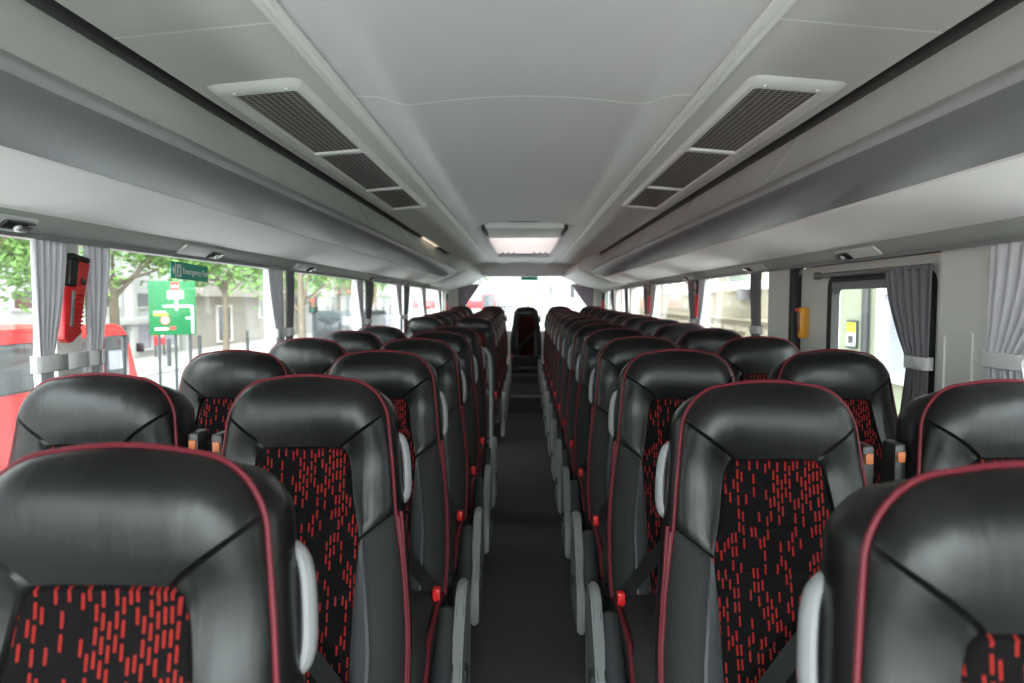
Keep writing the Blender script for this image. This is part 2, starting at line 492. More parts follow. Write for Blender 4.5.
ORD = ['nearest', 'second', 'third', 'fourth', 'fifth', 'sixth', 'seventh', 'eighth', 'ninth', 'tenth', 'eleventh', 'twelfth', 'thirteenth', 'fourteenth']
def seat_column(xc, ds, side, aisle, where, group, lift, shifts={}):
    proto = None
    for i, d in enumerate(ds):
        lab = 'black coach seat with red piping, %s from the front in the %s' % (ORD[i], where)
        if i == 0: lab = 'black coach seat with red piping, nearest of the %s' % where
        if i == len(ds) - 1: lab = 'black coach seat by the rear window, last of the %s' % where
        if proto is None:
            t = proto = build_seat('coach_seat', side, aisle, lab, group)
        elif aisle and i == len(ds) - 1:
            t = build_seat('coach_seat', side, False, lab, group)
        else:
            t = copy_tree(proto); t['label'] = lab; t['group'] = group
        t.location = (xc + shifts.get(i, 0), d, lift(d) - (.009 if d == .86 else 0))

L_AISLE = [.86, 1.60, 2.40, 3.20, 4.00, 4.80, 7.0, 7.8, 8.6, 9.4, 10.2, 11.0]
L_WIN = [1.62, 2.40, 3.20, 4.00, 4.80, 7.0, 7.8, 8.6, 9.4, 10.2, 11.0]
R_AISLE = [.74, 1.50, 2.36, 3.10, 3.88, 4.60, 5.32, 6.06, 6.80, 7.60, 8.45, 9.30, 10.15, 11.0]
R_WIN = [1.52, 2.36, 3.10, 3.88, 4.60, 5.32, 6.06, 6.80, 7.60, 8.45, 9.30, 10.15, 11.0]
liftL = lambda d: 0 if d < 5 else .018 + .012 * (d - 7) + (.03 if d > 10.5 else 0)
liftR = lambda d: max(0, .009 * (d - 1.5)) + (.01 if d > 10.5 else 0)
seat_column(-.507, L_AISLE, 1, True, 'left aisle column', 'seats beside the aisle on the left', liftL, {0: -.006})
seat_column(-1.022, L_WIN, 1, False, 'left window column', 'seats by the left windows', liftL)
seat_column(.533, R_AISLE, -1, True, 'right aisle column', 'seats beside the aisle on the right', liftR, {0: .020, 13: .045})
seat_column(1.062, R_WIN, -1, False, 'right window column', 'seats by the right windows', liftR, {12: .03})
t = build_seat('coach_seat', 1, False, 'single black coach seat facing down the aisle in the middle of the rear row', 'rear middle seat')
t.location = (.035, 11.0, .085)
del t['group']

# ------------------------------------------------------------------ the coach body
Y0, Y1 = -1.25, 12.1
XL, XR = -1.30, 1.37
bm = NB()
bx(bm, -.30, XR, Y0, 12.1, -.06, 0); bx(bm, XL, -.30, Y0, 4.46, -.06, 0); bx(bm, XL, -.30, 6.6, 12.1, -.06, 0)
bx(bm, XL, -.30, 4.3, 6.7, -.46, -.40); bx(bm, -.32, -.30, 4.46, 6.6, -.42, 0); bx(bm, XL, -.30, 4.44, 4.46, -.42, 0); bx(bm, XL, -.30, 6.6, 6.62, -.42, 0)
struct('floor', bm, CARPET)
bm = NB(); bx(bm, -.30, -.27, 4.40, 6.62, -.01, .008); bx(bm, -1.2, -.27, 4.40, 4.43, -.01, .008)
struct('trim_1', bm, NOSING)
bm = NB(); bx(bm, -.225, .27, 8.5, 12.0, 0, .20); bx(bm, -.225, .27, 10.1, 12.0, .20, .30); struct('floor_step', bm, CARPET)
bm = NB(); bx(bm, -.225, .27, 8.485, 8.525, .17, .205, .006); bx(bm, -.225, .27, 10.085, 10.12, .28, .304, .006); struct('trim_2', bm, STEEL)
bm = NB(); tube(bm, catmull([(-.30, 6.30, .0), (-.30, 6.30, .5), (-.305, 6.30, .80), (-.34, 6.30, .92), (-.45, 6.30, .95), (-1.1, 6.30, .95), (-1.24, 6.30, .95)], 6), .018, 10)
tag(obj('stair_handrail', bm, COVER), 'grey tubular handrail around the stairwell on the left of the aisle', 'handrail')

def side_wall(X, sgn, solid, panes, name):
    """sgn -1 left, +1 right"""
    a, b = (X - .06, X) if sgn < 0 else (X, X + .06)
    bm = NB()
    for y0, y1 in solid[0]: bx(bm, a, b, y0, y1, 0, E - .46)
    bx(bm, a, b, Y0, Y1, E + .17, E + .75)
    for y0, y1 in solid[1]: bx(bm, a, b, y0, y1, E - .46, E + .2)
    return struct(name, bm, WALLP)

side_wall(XL, -1, ([(Y0, Y1)], [(11.3, 12.1)]), None, 'wall_left')
side_wall(XR, 1, ([(Y0, 2.28), (3.50, Y1)], [(2.0, 2.28), (3.50, 3.86), (11.55, 12.1)]), None, 'wall_right')
# embossed panel on the wall ahead of the emergency door
bm = NB(); ring_frame(bm, rrect(2.10, 2.25, E - .62, E - .095, .015), rrect(2.112, 2.238, E - .605, E - .108, .01), XR - .006, XR + .002)
struct('trim_3', bm, WALLP)

LP = [.22, 1.905, 3.575, 5.40, 7.12, 8.84, 10.5]
RP = [.35, 5.30, 7.28, 8.75, 10.15]
n = 4
def pillar(X, sgn, y, w=.055):
    global n
    bm = NB(); a, b = (X - .05, X + .018) if sgn < 0 else (X - .018, X + .05)
    bx(bm, a, b, y - w, y + w, E - .47, E + .19, .008); struct('trim_%d' % n, bm, WALLP); n += 1
for y in LP: pillar(XL, -1, y)
for y in RP: pillar(XR, 1, y)
w_ = 1
def panes(X, sgn, edges):
    global w_
    for y0, y1 in edges:
        bm = NB(); a, b = (X - .035, X - .029) if sgn < 0 else (X + .029, X + .035)
        bx(bm, a, b, y0, y1, E - .47, E + .19)
        o = struct('window_%d' % w_, bm, GLASS)
        bm = NB(); bx(bm, a - .004, b + .004, y0, y0 + .022, E - .47, E + .19); bx(bm, a - .004, b + .004, y1 - .022, y1, E - .47, E + .19)
        obj('window_seal', bm, RUBBER, o); w_ += 1
panes(XL, -1, [(a, b) for a, b in zip([-1.2] + LP, LP + [11.3])])
panes(XR, 1, [(-1.2, .35), (.35, 2.0), (3.86, 5.30), (5.30, 7.28), (7.28, 8.75), (8.75, 10.15), (10.15, 11.55)])

# rear and front ends
bm = NB(); bx(bm, XL, XR, 12.1, 12.16, 0, E - .53); bx(bm, XL, XR, 12.1, 12.16, E + .44, E + .8)
bx(bm, XL, XL + .14, 12.0, 12.16, 0, E + .8); bx(bm, XR - .15, XR, 12.0, 12.16, 0, E + .8)
struct('wall_rear', bm, WALLP)
bm = NB(); bx(bm, -1.16, 1.22, 12.12, 12.126, E - .53, E + .44); struct('window_%d' % w_, bm, GLASS); w_ += 1
bm = NB(); bx(bm, XL, XR, Y0 - .06, Y0, -.4, .1); bx(bm, XL, XR, Y0 - .06, Y0, E + .60, E + .8); struct('wall_front', bm, WALLP)
bm = NB(); bx(bm, XL, XR, Y0 - .03, Y0 - .024, .1, E + .60); struct('window_%d' % w_, bm, GLASS); w_ += 1

# ceiling: arched centre panel, side panels, roof skin
CEN_P = [(-.525, .622), (-.45, .620), (-.415, .612), (-.385, .600), (-.355, .595), (-.32, .597), (-.22, .609), (-.1, .617), (0, .620),
         (.1, .617), (.22, .609), (.32, .597), (.355, .595), (.385, .600), (.415, .612), (.45, .620), (.525, .622)]
bm = NB()
sweep(bm, CEN_P, Y0, 2.098); sweep(bm, CEN_P, 2.102, 5.45)
sweep(bm, [p for p in CEN_P if p[0] < -.35], 5.45, 9.6); sweep(bm, [p for p in CEN_P if p[0] > .35], 5.45, 9.6)
sweep(bm, CEN_P, 9.6, 11.4)
struct('ceiling', bm, CEIL)
bm = NB(); sweep(bm, [(x, z - .002) for x, z in CEN_P], 2.092, 2.108)
for sgn in (-1, 1): sweep(bm, [(.56, .618), (.918, .586)], 1.542, 1.552, sgn)
struct('trim_60', bm, TRIMW)
bm = NB()
for sgn in (-1, 1):
    sweep(bm, [(.535, .622), (.92, .588)], Y0, 1.545, sgn); sweep(bm, [(.535, .622), (.92, .588)], 1.55, 11.6, sgn)
    sweep(bm, [(.535, .6255), (.92, .5915)], 1.53, 1.57, sgn)
struct('ceiling_panels', bm, CEILS)
bm = NB()
bx(bm, XL - .06, -.37, Y0, 12.16, E + .74, E + .80); bx(bm, .37, XR + .06, Y0, 12.16, E + .74, E + .80)
bx(bm, -.37, .37, Y0, 6.2, E + .74, E + .80); bx(bm, -.37, .37, 9.1, 12.16, E + .74, E + .80)
struct('ceiling_roof', bm, WALLP)
for sgn in (-1, 1):
    bm = NB()
    sweep(bm, [(.515, .628), (.515, .612), (.520, .608), (.530, .609), (.534, .614), (.541, .614), (.545, .609), (.553, .609), (.557, .614), (.557, .628)], Y0, 11.4, sgn)
    struct('trim_%d' % n, bm, TRIMW); n += 1
    bm = NB(); sweep(bm, [(.92, .588), (.93, .63), (.985, .63), (.985, .565)], Y0, 11.6, sgn); struct('trim_%d' % n, bm, GROOVE); n += 1

# luggage racks
def rack(sgn, wall, label):
    k = abs(wall) / 1.30
    t = thing('luggage_rack', label, 'luggage rack', (0, 0, 0), group='luggage racks above the windows')
    bm = NB(); sweep(bm, [(.975, .585), (.962, .545), (.945, .505), (.918, .462), (.888, .428)], -1.2, 8.6, sgn); obj('upper_face', bm, RACKF, t)
    lip = [(.888, .428), (.868, .412), (.855, .400), (.849, .388), (.850, .376), (.860, .362), (.885, .345), (.92, .327), (.96, .310), (1.0, .297)]  # one moulding, split so its painted highlight and shade meet here
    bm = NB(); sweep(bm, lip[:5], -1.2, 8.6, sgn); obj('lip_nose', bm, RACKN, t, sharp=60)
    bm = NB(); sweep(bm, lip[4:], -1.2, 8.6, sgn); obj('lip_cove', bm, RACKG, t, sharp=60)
    bm = NB(); sweep(bm, [(1.0, .297), (1.004, .291), (abs(wall) - .085, .218)], -1.2, 8.6, sgn); obj('underside_panel', bm, RACKW, t)
    bm = NB(); sweep(bm, [(abs(wall) - .085, .218), (abs(wall) - .08, .205), (abs(wall) - .045, .178), (abs(wall) - .03, .166), (abs(wall) + .05, .166)], -1.2, 11.95, sgn); obj('curtain_pelmet', bm, PELMET, t)
    bm = NB(); sweep(bm, [(abs(wall) - .045, .174), (abs(wall) - .045, .160), (abs(wall) - .03, .160), (abs(wall) - .03, .174)], -1.2, 11.9, sgn, closed=True); obj('curtain_rail', bm, COVER, t)
    face = [(.975, .585), (.962, .545), (.945, .505), (.918, .462), (.888, .428)]
    for y in (1.02, 2.55, 4.05, 5.6, 7.1):
        bm = NB(); tube(bm, [(sgn * x * .999, y - .10 * (1 - i / 4.0) ** 2 + .05, E + z - .001) for i, (x, z) in enumerate(face)], .0035, 6)
        obj('door_seam', bm, PELMET, t)
    # deeper rear section, with the bull-nosed panel that faces down the coach
    mod = [(.93, .60), (.72, .505), (.688, .455), (.680, .432), (.690, .410), (.76, .372), (.95, .282), (abs(wall) - .09, .206), (abs(wall) + .02, .20), (abs(wall) + .02, .60)]
    bm = NB(); sweep(bm, mod[:5], 8.75, 12.0, sgn); obj('rear_lip', bm, RACKW, t)
    bm = NB(); sweep(bm, mod[4:], 8.75, 12.0, sgn); obj('rear_underside', bm, RACKF, t)
    capA = [(.975, .585), (.945, .505), (.888, .428), (.849, .388), (.860, .362), (.92, .327), (1.0, .297), (1.1, .252), (abs(wall) - .085, .218)]
    capB = [(.93, .60), (.76, .53), (.695, .47), (.680, .432), (.690, .410), (.76, .372), (.95, .282), (1.10, .238), (abs(wall) - .09, .206)]
    bm = NB(); sheet(bm, [[(sgn * x, 8.58, E + z) for x, z in capA], [(sgn * (xa * .5 + xb * .5), 8.62, E + (za + zb) / 2) for (xa, za), (xb, zb) in zip(capA, capB)], [(sgn * x, 8.76, E + z) for x, z in capB]])
    obj('end_cap', bm, RACKF, t)
    bm = NB(); tube(bm, [(sgn * x, 8.57, E + z - .003) for x, z in capA[2:]], .010, 8); obj('end_bead', bm, TRIMW, t)
    return t
rack(-1, XL, 'long grey luggage rack with pale underside above the left windows')
rack(1, XR, 'long grey luggage rack with pale underside above the right windows and door')

# rear valance
bm = NB()
prism(bm, [(11.35, E + .64), (11.32, E + .58), (11.30, E + .42), (11.34, E + .40), (11.95, E + .42), (11.95, E + .64)], -.95, .95)
struct('wall_valance', bm, CEIL)

# air grilles
GRID = grid_mat('grille_mesh', (.07, .06, .058), (.36, .34, .33), .019, ('X', 'Y'), .34)
def grille(sgn, label):
    t = thing('air_grille', label, 'air grille', (0, 0, 0), group='air grilles in the side ceiling')
    zz = lambda x: E + .622 - (abs(x) - .535) * (.034 / .385)
    y0, y1 = 1.90, 4.42; x0, x1 = .62, .885
    bm = NB()
    out = rrect(x0, x1, y0, y1, .035, 5)
    cells = [(y0 + .075, 2.76), (2.80, 3.66), (3.70, y1 - .035)]
    # moulded frame: outer ring round the three openings
    P = lambda p, dz: (sgn * p[0], p[1], zz(p[0]) + dz)
    oi = rrect(x0 + .028, x1 - .048, y0 + .07, y1 - .03, .012, 5)
    mid = rrect(x0 + .012, x1 - .016, y0 + .022, y1 - .012, .028, 5)
    rows = [[P(p, 0) for p in out + out[:1]], [P(p, -.014) for p in mid + mid[:1]], [P(p, -.014) for p in oi + oi[:1]], [P(p, .002) for p in oi + oi[:1]]]
    sheet(bm, rows); obj('frame', bm, TRIMW, t)
    for ya, yb in ((2.76, 2.80), (3.66, 3.70)):
        bm = NB(); sheet(bm, [[P((x, y), d) for x in (x0 + .026, x1 - .046)] for y, d in ((ya, .002), (ya + .004, -.012), (yb - .004, -.012), (yb, .002))])
        obj('crossbar', bm, TRIMW, t)
    for ya, yb in cells:
        bm = NB(); sheet(bm, [[P((x, y), -.002) for x in (x0 + .028, x1 - .048)] for y in (ya - .01, yb + .01)])
        obj('grille_mesh', bm, GRID, t)
    for yy, xx in ((y0 + .045, x0 + .05), (y0 + .045, x1 - .07)):
        bm = NB(); tube(bm, [P((xx, yy), -.018), P((xx, yy), -.012)], .006, 8); obj('screw', bm, TRIMW, t)
    return t
grille(-1, 'long white-framed air grille in the ceiling left of the centre panel')
grille(1, 'long white-framed air grille in the ceiling right of the centre panel')

# roof hatch
t = thing('roof_hatch', 'bright translucent roof hatch with roller blind box at the rear of the ceiling', 'roof hatch', (0, 0, E + .62))
def hp(nm, m, *b, bev=.006):
    bm = NB()
    for q in b: bx(bm, q[0], q[1], q[2], q[3], q[4], q[5], bev)
    return obj(nm, bm, m, t)
hp('side_frame', CEIL, (-.40, -.345, 5.5, 9.65, -.03, .02)); hp('side_frame', CEIL, (.345, .40, 5.5, 9.65, -.03, .02))
hp('end_frame', CEIL, (-.37, .37, 9.3, 9.65, -.025, .02)); hp('end_frame', CEIL, (-.37, .37, 5.42, 6.72, -.004, .02))
hp('blind_box', RACKF, (-.305, .315, 5.36, 5.88, -.058, .02), bev=.02)
hp('blind_slot', BLACK, (-.315, .325, 5.33, 5.42, -.006, .03), bev=.004)
hp('bracket', BLACK, (-.335, -.307, 5.38, 5.92, -.064, .02)); hp('bracket', BLACK, (.317, .345, 5.38, 5.92, -.064, .02))
hp('hatch_panel', HATCHM, (-.35, .35, 6.70, 9.0, .001, .016), bev=.002)
hp('rear_slot', BLACK, (-.33, .33, 9.0, 9.32, -.012, .03))
for x in (-.27, -.20, -.13, .13, .20, .27): hp('clip', BLACK, (x - .012, x + .012, 8.75, 9.05, -.018, .0), bev=.003)
hp('shaft', WALLP, (-.36, -.352, 5.5, 9.4, .0, .13), (.352, .36, 5.5, 9.4, .0, .13), (-.36, .36, 9.32, 9.34, .0, .13), (-.36, .36, 6.20, 6.21, .06, .13), bev=0)

# strip lights in the left groove, reading lights in the pelmets
bm = NB(); bx(bm, -.972, -.935, 6.5, 7.5, E + .592, E + .606, .004)
tag(obj('strip_light', bm, emit_mat('warm_strip', (1, .82, .62), .30)), 'small warm strip light set in the dark groove above the left rack', 'light')

PRO = None
def reading_light(X, sgn, y, label):
    t = thing('reading_light', label, 'light', (X - sgn * .062, y, E + .188), group='reading lights under the luggage racks')
    t.rotation_euler = (0, sgn * radians(37), 0)
    bm = NB(); bx(bm, -.024, .024, -.16, .16, -.006, .006, .004); obj('plate', bm, LAMPW, t)
    bm = NB(); bx(bm, -.018, .018, .05, .15, -.013, -.004, .004); obj('lens_recess', bm, LENS, t)
    bm = NB(); bmesh.ops.create_uvsphere(bm, u_segments=12, v_segments=8, radius=.011); [setattr(v, 'co', v.co + Vector((0, .10, -.013))) for v in bm.verts]; obj('bulb', bm, NOSING, t)
names = ['at the left edge beside the near curtain', 'above the green emergency exit sticker', 'above the second left pillar', 'above the third left pillar', 'above the fourth left pillar', 'above the fifth left pillar']
for y, nm in zip((1.55, 2.62, 3.85, 5.45, 7.2, 8.9), names): reading_light(XL, -1, y, 'small dark-lensed reading light ' + nm)
names = ['above the emergency door', 'above the dark curtain behind the emergency door', 'above the first right hammer', 'above the second right hammer']
for y, nm in zip((2.72, 3.92, 5.45, 7.35), names): reading_light(XR, 1, y, 'small dark-lensed reading light ' + nm)

# ------------------------------------------------------------------ curtains
def curtain(X, sgn, ya, yb, tie_side, label, group, m=CURT, tie_w=.45, ztie=E - .165, zb=E - .50, zt=E + .172, folds=4.5, amp=.011, xoff=.035, tie=True, tie_ext=0):
    """gathered curtain hanging between ya and yb, pulled to one edge by a band"""
    t = thing('curtain', label, 'curtain', (X - sgn * xoff, (ya + yb) / 2, zt), group=group)
    cy = (ya + yb) / 2; rows = []
    for i in range(19):
        z = zt + (zb - zt) * i / 18
        k = sm(z, zt, ztie) if z > ztie else 1 - .35 * sm(-z, -ztie, -zb)
        k = 1 - max(0, (zt - z) / (zt - ztie)) ** 1.6 * (1 - tie_w) if z > ztie else tie_w + .25 * (ztie - z) / (ztie - zb)
        row = []
        for j in range(49):
            s = j / 48
            y = (ya + (yb - ya) * s * k) if tie_side < 0 else (yb - (yb - ya) * (1 - s) * k)
            a = amp * (1 + .4 * sin(3 * s + 5 * ya)) * (.7 + .6 * (1 - k))
            row.append((-sgn * (a * sin(2 * pi * folds * s + .5 * sin(6 * s + ya * 9))) , y - cy, z - zt))
        rows.append(row)
    bm = NB(); sheet(bm, rows); o = obj('cloth', bm, m, t, sharp=80)
    sd = o.modifiers.new('thickness', 'SOLIDIFY'); sd.thickness = .002
    if tie:
        y0, y1 = (ya - .01, ya + (yb - ya) * tie_w + .012) if tie_side < 0 else (yb - (yb - ya) * tie_w - .012, yb + .01)
        y1 += tie_ext; bm = NB()
        outl = []
        for k in range(25):
            a = 2 * pi * k / 24; c, s_ = cos(a), sin(a)
            outl.append((.021 * (1 if c > 0 else -1) * abs(c) ** .7, (y0 + y1) / 2 - cy + (y1 - y0) / 2 * (1 if s_ > 0 else -1) * abs(s_) ** .6))
        sheet(bm, [[(x, y, ztie - zt + dz) for x, y in outl] for dz in (-.022, -.018, .018, .022)])
        b = obj('tie_band', bm, TIE, t); s2 = b.modifiers.new('thickness', 'SOLIDIFY'); s2.thickness = .003
    return t
gL, gR = 'curtains along the left windows', 'curtains along the right windows'
curtain(XL, -1, 1.740, 1.880, -1, 'pale grey curtain tied back on the near side of the first left pillar', gL, folds=5, tie_ext=.13)
curtain(XL, -1, 1.955, 2.085, -1, 'pale grey curtain tied back just past the near red hammer', gL, folds=4)
curtain(XL, -1, 3.375, 3.52, 1, 'pale grey curtain tied back ahead of the second left pillar', gL)
curtain(XL, -1, 3.63, 3.735, -1, 'shaded grey curtain tied back behind the second left pillar', gL, CURTD)  # pillar shade put into a darker cloth, likewise at the next pillars
curtain(XL, -1, 5.15, 5.34, 1, 'pale grey curtain tied back ahead of the third left pillar', gL)
curtain(XL, -1, 5.46, 5.75, -1, 'shaded grey curtain tied back behind the third left pillar', gL, CURTD)
curtain(XL, -1, 6.78, 7.05, 1, 'pale grey curtain tied back ahead of the fourth left pillar', gL)
curtain(XL, -1, 7.18, 7.55, -1, 'shaded grey curtain tied back behind the fourth left pillar', gL, CURTD)
curtain(XL, -1, 8.45, 8.77, 1, 'pale grey curtain tied back ahead of the fifth left pillar', gL)
curtain(XL, -1, 10.1, 10.44, 1, 'pale grey curtain tied back ahead of the rearmost left pillar', gL)
curtain(XR, 1, 1.62, 1.99, 1, 'long pale grey curtain at the right edge beside the blank panel', gR, folds=7)
curtain(XR, 1, 3.88, 4.06, -1, 'dark grey curtain hanging at the first window behind the emergency door', gR, CURTD, tie_w=.75)
curtain(XR, 1, 5.36, 5.60, -1, 'dark grey curtain tied back behind the first hammer pillar on the right', gR, CURTD)
curtain(XR, 1, 5.06, 5.24, 1, 'pale grey curtain tied back ahead of the first hammer pillar on the right', gR)
curtain(XR, 1, 7.34, 7.66, -1, 'dark grey curtain tied back behind the second hammer pillar on the right', gR, CURTD)
curtain(XR, 1, 6.95, 7.22, 1, 'pale grey curtain tied back ahead of the second hammer pillar on the right', gR)
curtain(XR, 1, 8.81, 9.10, -1, 'dark grey curtain tied back at the third pillar on the right', gR, CURTD)
curtain(XR, 1, 10.21, 10.50, -1, 'dark grey curtain tied back at the fourth pillar on the right', gR, CURTD)
# swept curtains in the rear corners
def rear_curtain(sgn, label):
    xw = XL + .13 if sgn < 0 else XR - .14
    t = thing('rear_curtain', label, 'curtain', (xw, 12.06, E + .30), group='curtains at the rear window')
    rows = []
    for i in range(15):
        f = i / 14; z = -.52 * f
        x_in = -sgn * (.40 - .36 * f ** 1.1) if f < 1 else 0; x_out = -sgn * (.0 + .02 * f)
        rows.append([(x_out + (x_in - x_out) * j / 24, -.03 + .014 * sin(j * 1.25), z) for j in range(25)])
    bm = NB(); sheet(bm, rows); o = obj('cloth', bm, CURTR, t, sharp=80); s = o.modifiers.new('thickness', 'SOLIDIFY'); s.thickness = .002
    bm = NB(); bx(bm, -.05, .05, -.06, .0, -.53, -.49, .006); obj('tie_band', bm, TIE, t)
rear_curtain(-1, 'mauve curtain swept aside in the left rear corner')
rear_curtain(1, 'mauve curtain swept aside in the right rear corner')

# ------------------------------------------------------------------ emergency hammers
def hammer(X, sgn, y, z, tilt, label, size=1.0, off=.019):
    t = thing('emergency_hammer', label, 'emergency hammer', (X - sgn * off, y, z), group='red emergency hammers on the window pillars')
    t.rotation_euler = (tilt, 0, 0); t.scale = (size, size, size)
    s = -sgn
    bm = NB(); prism(bm, [(-.040, -.115), (-.012, -.125), (.034, -.088), (.016, -.078), (.030, .02), (.034, .085), (.045, .098), (.045, .112), (-.005, .118), (-.008, .03), (-.040, .03)], 0, s * .028)
    bmesh.ops.bevel(bm, geom=bm.edges[:], offset=.003, segments=2, affect='EDGES'); h = obj('holder', bm, REDP, t)
    for k in range(8):
        zz = -.075 + k * .0125
        bm = NB(); bx(bm, min(s * .026, s * .034), max(s * .026, s * .034), -.012, .022, zz, zz + .006, .002); obj('rib', bm, REDP, h)
    bm = NB(); bx(bm, min(s * .026, s * .031), max(s * .026, s * .031), -.026, -.014, -.08, .02, .002); obj('label_strip', bm, COVER, h)
    bm = NB(); bx(bm, min(s * .002, s * .03), max(s * .002, s * .03), -.040, -.006, .034, .112, .006); obj('hammer_grip', bm, BLACK, t)
    bm = NB(); bx(bm, min(s * .004, s * .036), max(s * .004, s * .036), -.042, .035, .108, .124, .005); obj('hammer_head', bm, BLACK, t)
    bm = NB(); bx(bm, min(s * .026, s * .033), max(s * .026, s * .033), .008, .022, .045, .062, .002); obj('clip', bm, BLACK, t)
hammer(XL, -1, 1.900, E + .005, radians(-9), 'large red hammer holder on the nearest left pillar, between two curtains', 1.0)
hammer(XL, -1, 11.42, E - .04, 0, 'tiny red hammer holder on the rear left wall panel', 1.3, -.003)
hammer(XR, 1, 5.30, E + .02, radians(10), 'red hammer holder on the nearest right pillar behind the emergency door', 1.15)
hammer(XR, 1, 7.28, E + .02, radians(10), 'red hammer holder on the second right pillar', 1.2)
hammer(XR, 1, 11.70, E - .02, radians(8), 'tiny red hammer holder on the rear right wall panel', 1.3, -.003)

# ------------------------------------------------------------------ emergency door, right side
DX = XR + .035
t = bpy.data.objects.new('door_1', None); C.objects.link(t); t['kind'] = 'structure'
out = rrect(2.29, 3.49, -.02, E + .165, .06); inn = rrect(2.36, 3.17, E - .62, E + .105, .05)
bm = NB(); ring_frame(bm, out, inn, DX, DX + .05); obj('door_panel', bm, WALLP, t)
bm = NB(); ring_frame(bm, rrect(2.35, 3.18, E - .63, E + .112, .055), rrect(2.385, 3.135, E - .60, E + .058, .035), DX - .006, DX + .03); obj('window_frame', bm, RUBBER, t)
bm = NB(); bx(bm, DX + .02, DX + .026, 2.37, 3.15, E - .62, E + .09); obj('door_glass', bm, GLASS, t)
bm = NB(); bx(bm, DX - .01, DX + .0, 2.39, 3.13, E + .05, E + .085, .004); obj('blind_rail', bm, COVER, t)
bm = NB(); bx(bm, XR - .014, XR + .05, 3.488, 3.535, -.02, E + .186, .012); bx(bm, XR - .014, XR + .05, 2.30, 3.50, E + .164, E + .188, .008); obj('door_seal', bm, RUBBER, t)
bm = NB(); tube(bm, [(DX - .02, 2.36, E + .118), (DX - .02, 3.27, E + .118)], .011, 10); bx(bm, DX - .03, DX, 3.26, 3.285, E + .10, E + .136, .004); obj('curtain_pole', bm, COVER, t)
bm = NB(); bx(bm, DX - .045, DX, 3.385, 3.425, E - .185, E - .03, .010)
hd = obj('door_handle', bm, YELL, t)
bm = NB(); bx(bm, DX - .05, DX - .03, 3.393, 3.417, E - .155, E - .055, .006); obj('handle_cover', bm, mat('brown_cover', (.16, .03, .02), .3), hd)
bm = NB(); bx(bm, DX - .056, DX - .03, 3.412, 3.432, E - .055, E - .035, .004); obj('handle_seal', bm, REDP, hd)
curtain(DX - .0, 1, 2.34, 2.64, -1, 'dark grey curtain tied back inside the emergency door window', gR, CURTD, tie_w=.42, ztie=E - .215, zb=E - .62, zt=E + .128, folds=6, amp=.008, xoff=.026)

# exit sticker on the second left window
t = thing('exit_sticker', 'green emergency exit sticker high on the second left window', 'sticker', (XL - .026, 2.70, E + .115))
t.rotation_euler = (radians(-1.5), 0, 0)
bm = NB(); bx(bm, 0, .0015, -.15, .15, -.032, .032); obj('backing', bm, GREENS, t)
text('lettering', 'Emergency Exit', .034, WHITEP, t, (.0025, .045, 0), (radians(90), 0, radians(90)))
bm = NB(); bx(bm, .0015, .0025, -.104, -.074, -.024, .024); bx(bm, .0015, .0025, -.118, -.113, -.032, .032); obj('pictogram_panel', bm, WHITEP, t)
bm = NB(); bx(bm, .0025, .003, -.094, -.084, -.012, .010); bx(bm, .0025, .003, -.092, -.086, .012, .019); bx(bm, .0025, .003, -.099, -.091, -.020, -.010); obj('running_figure', bm, GREENS, t)
bm = NB(); prism(bm, [(-.145, 0), (-.128, .018), (-.128, .008), (-.121, .008), (-.121, -.008), (-.128, -.008), (-.128, -.018)], .0015, .0025); obj('arrow', bm, WHITEP, t)
t = thing('rear_exit_sticker', 'green sticker high on the rear window', 'sticker', (.095, 12.1, E + .395))
bm = NB(); bx(bm, -.15, .15, 0, .002, -.03, .03); obj('backing', bm, GREENS, t)

# ------------------------------------------------------------------ outside
GZ = -1.35
ASPH = mat('asphalt', (.30, .30, .30), .9, .2, var=.2, vscale=.8)
PAVE = mat('paving', (.42, .40, .37), .9, .2, var=.12, vscale=2)
WHB = mat('white_render', (.42, .42, .41), .8, .2, var=.05, vscale=1)
TAN = mat('stone_cladding', (.30, .275, .24), .85, .2, var=.12, vscale=1.5)
CREAM = mat('cream_stucco', (.38, .335, .26), .85, .2, var=.06, vscale=.8)
PGRN = mat('pale_green_stucco', (.34, .36, .27), .85, .2, var=.05, vscale=1)
BRICK = mat('orange_brick', (.36, .14, .08), .85, .2, var=.15, vscale=3)
DGLS = mat('dark_window_glass', (.05, .055, .06), .08, .8)
LGLS = mat('grey_window_glass', (.32, .33, .40), .12, .8)
BRED = mat('bus_red', (.68, .03, .03), .3, .5, coat=.3)
SIGNG = mat('road_sign_green', (.0, .125, .035), .55)
SIGNR = mat('sign_red', (.62, .03, .04), .45)
SIGNY = mat('sign_yellow', (.70, .60, .03), .45)
POST = mat('dark_post', (.05, .055, .06), .5)
LEAF = mat('leaf_green', (.13, .24, .06), .7, .3, var=.5, vscale=3)
BARK = mat('bark', (.16, .13, .10), .9, .2, var=.3, vscale=8)
STONE = mat('pale_stone', (.66, .64, .60), .85, .2)

bm = NB(); bx(bm, -60, 60, -30, 90, GZ - .2, GZ); struct('ground', bm, ASPH)
bm = NB(); bx(bm, -40, -13.5, -20, 70, GZ, GZ + .12); struct('ground_pavement', bm, PAVE)
bm = NB(); bx(bm, -12, 12, -18, -2.2, GZ, GZ + .03); struct('ground_bounce', bm, mat('pale_bounce_slab', (.55, .54, .52), .9, .2, var=.08, vscale=1.5))  # pale slab added out of view to bounce light in through the windscreen
bm = NB(); bx(bm, 3.2, 6.2, -2, 70, GZ, GZ + .12); struct('ground_kerb', bm, PAVE)

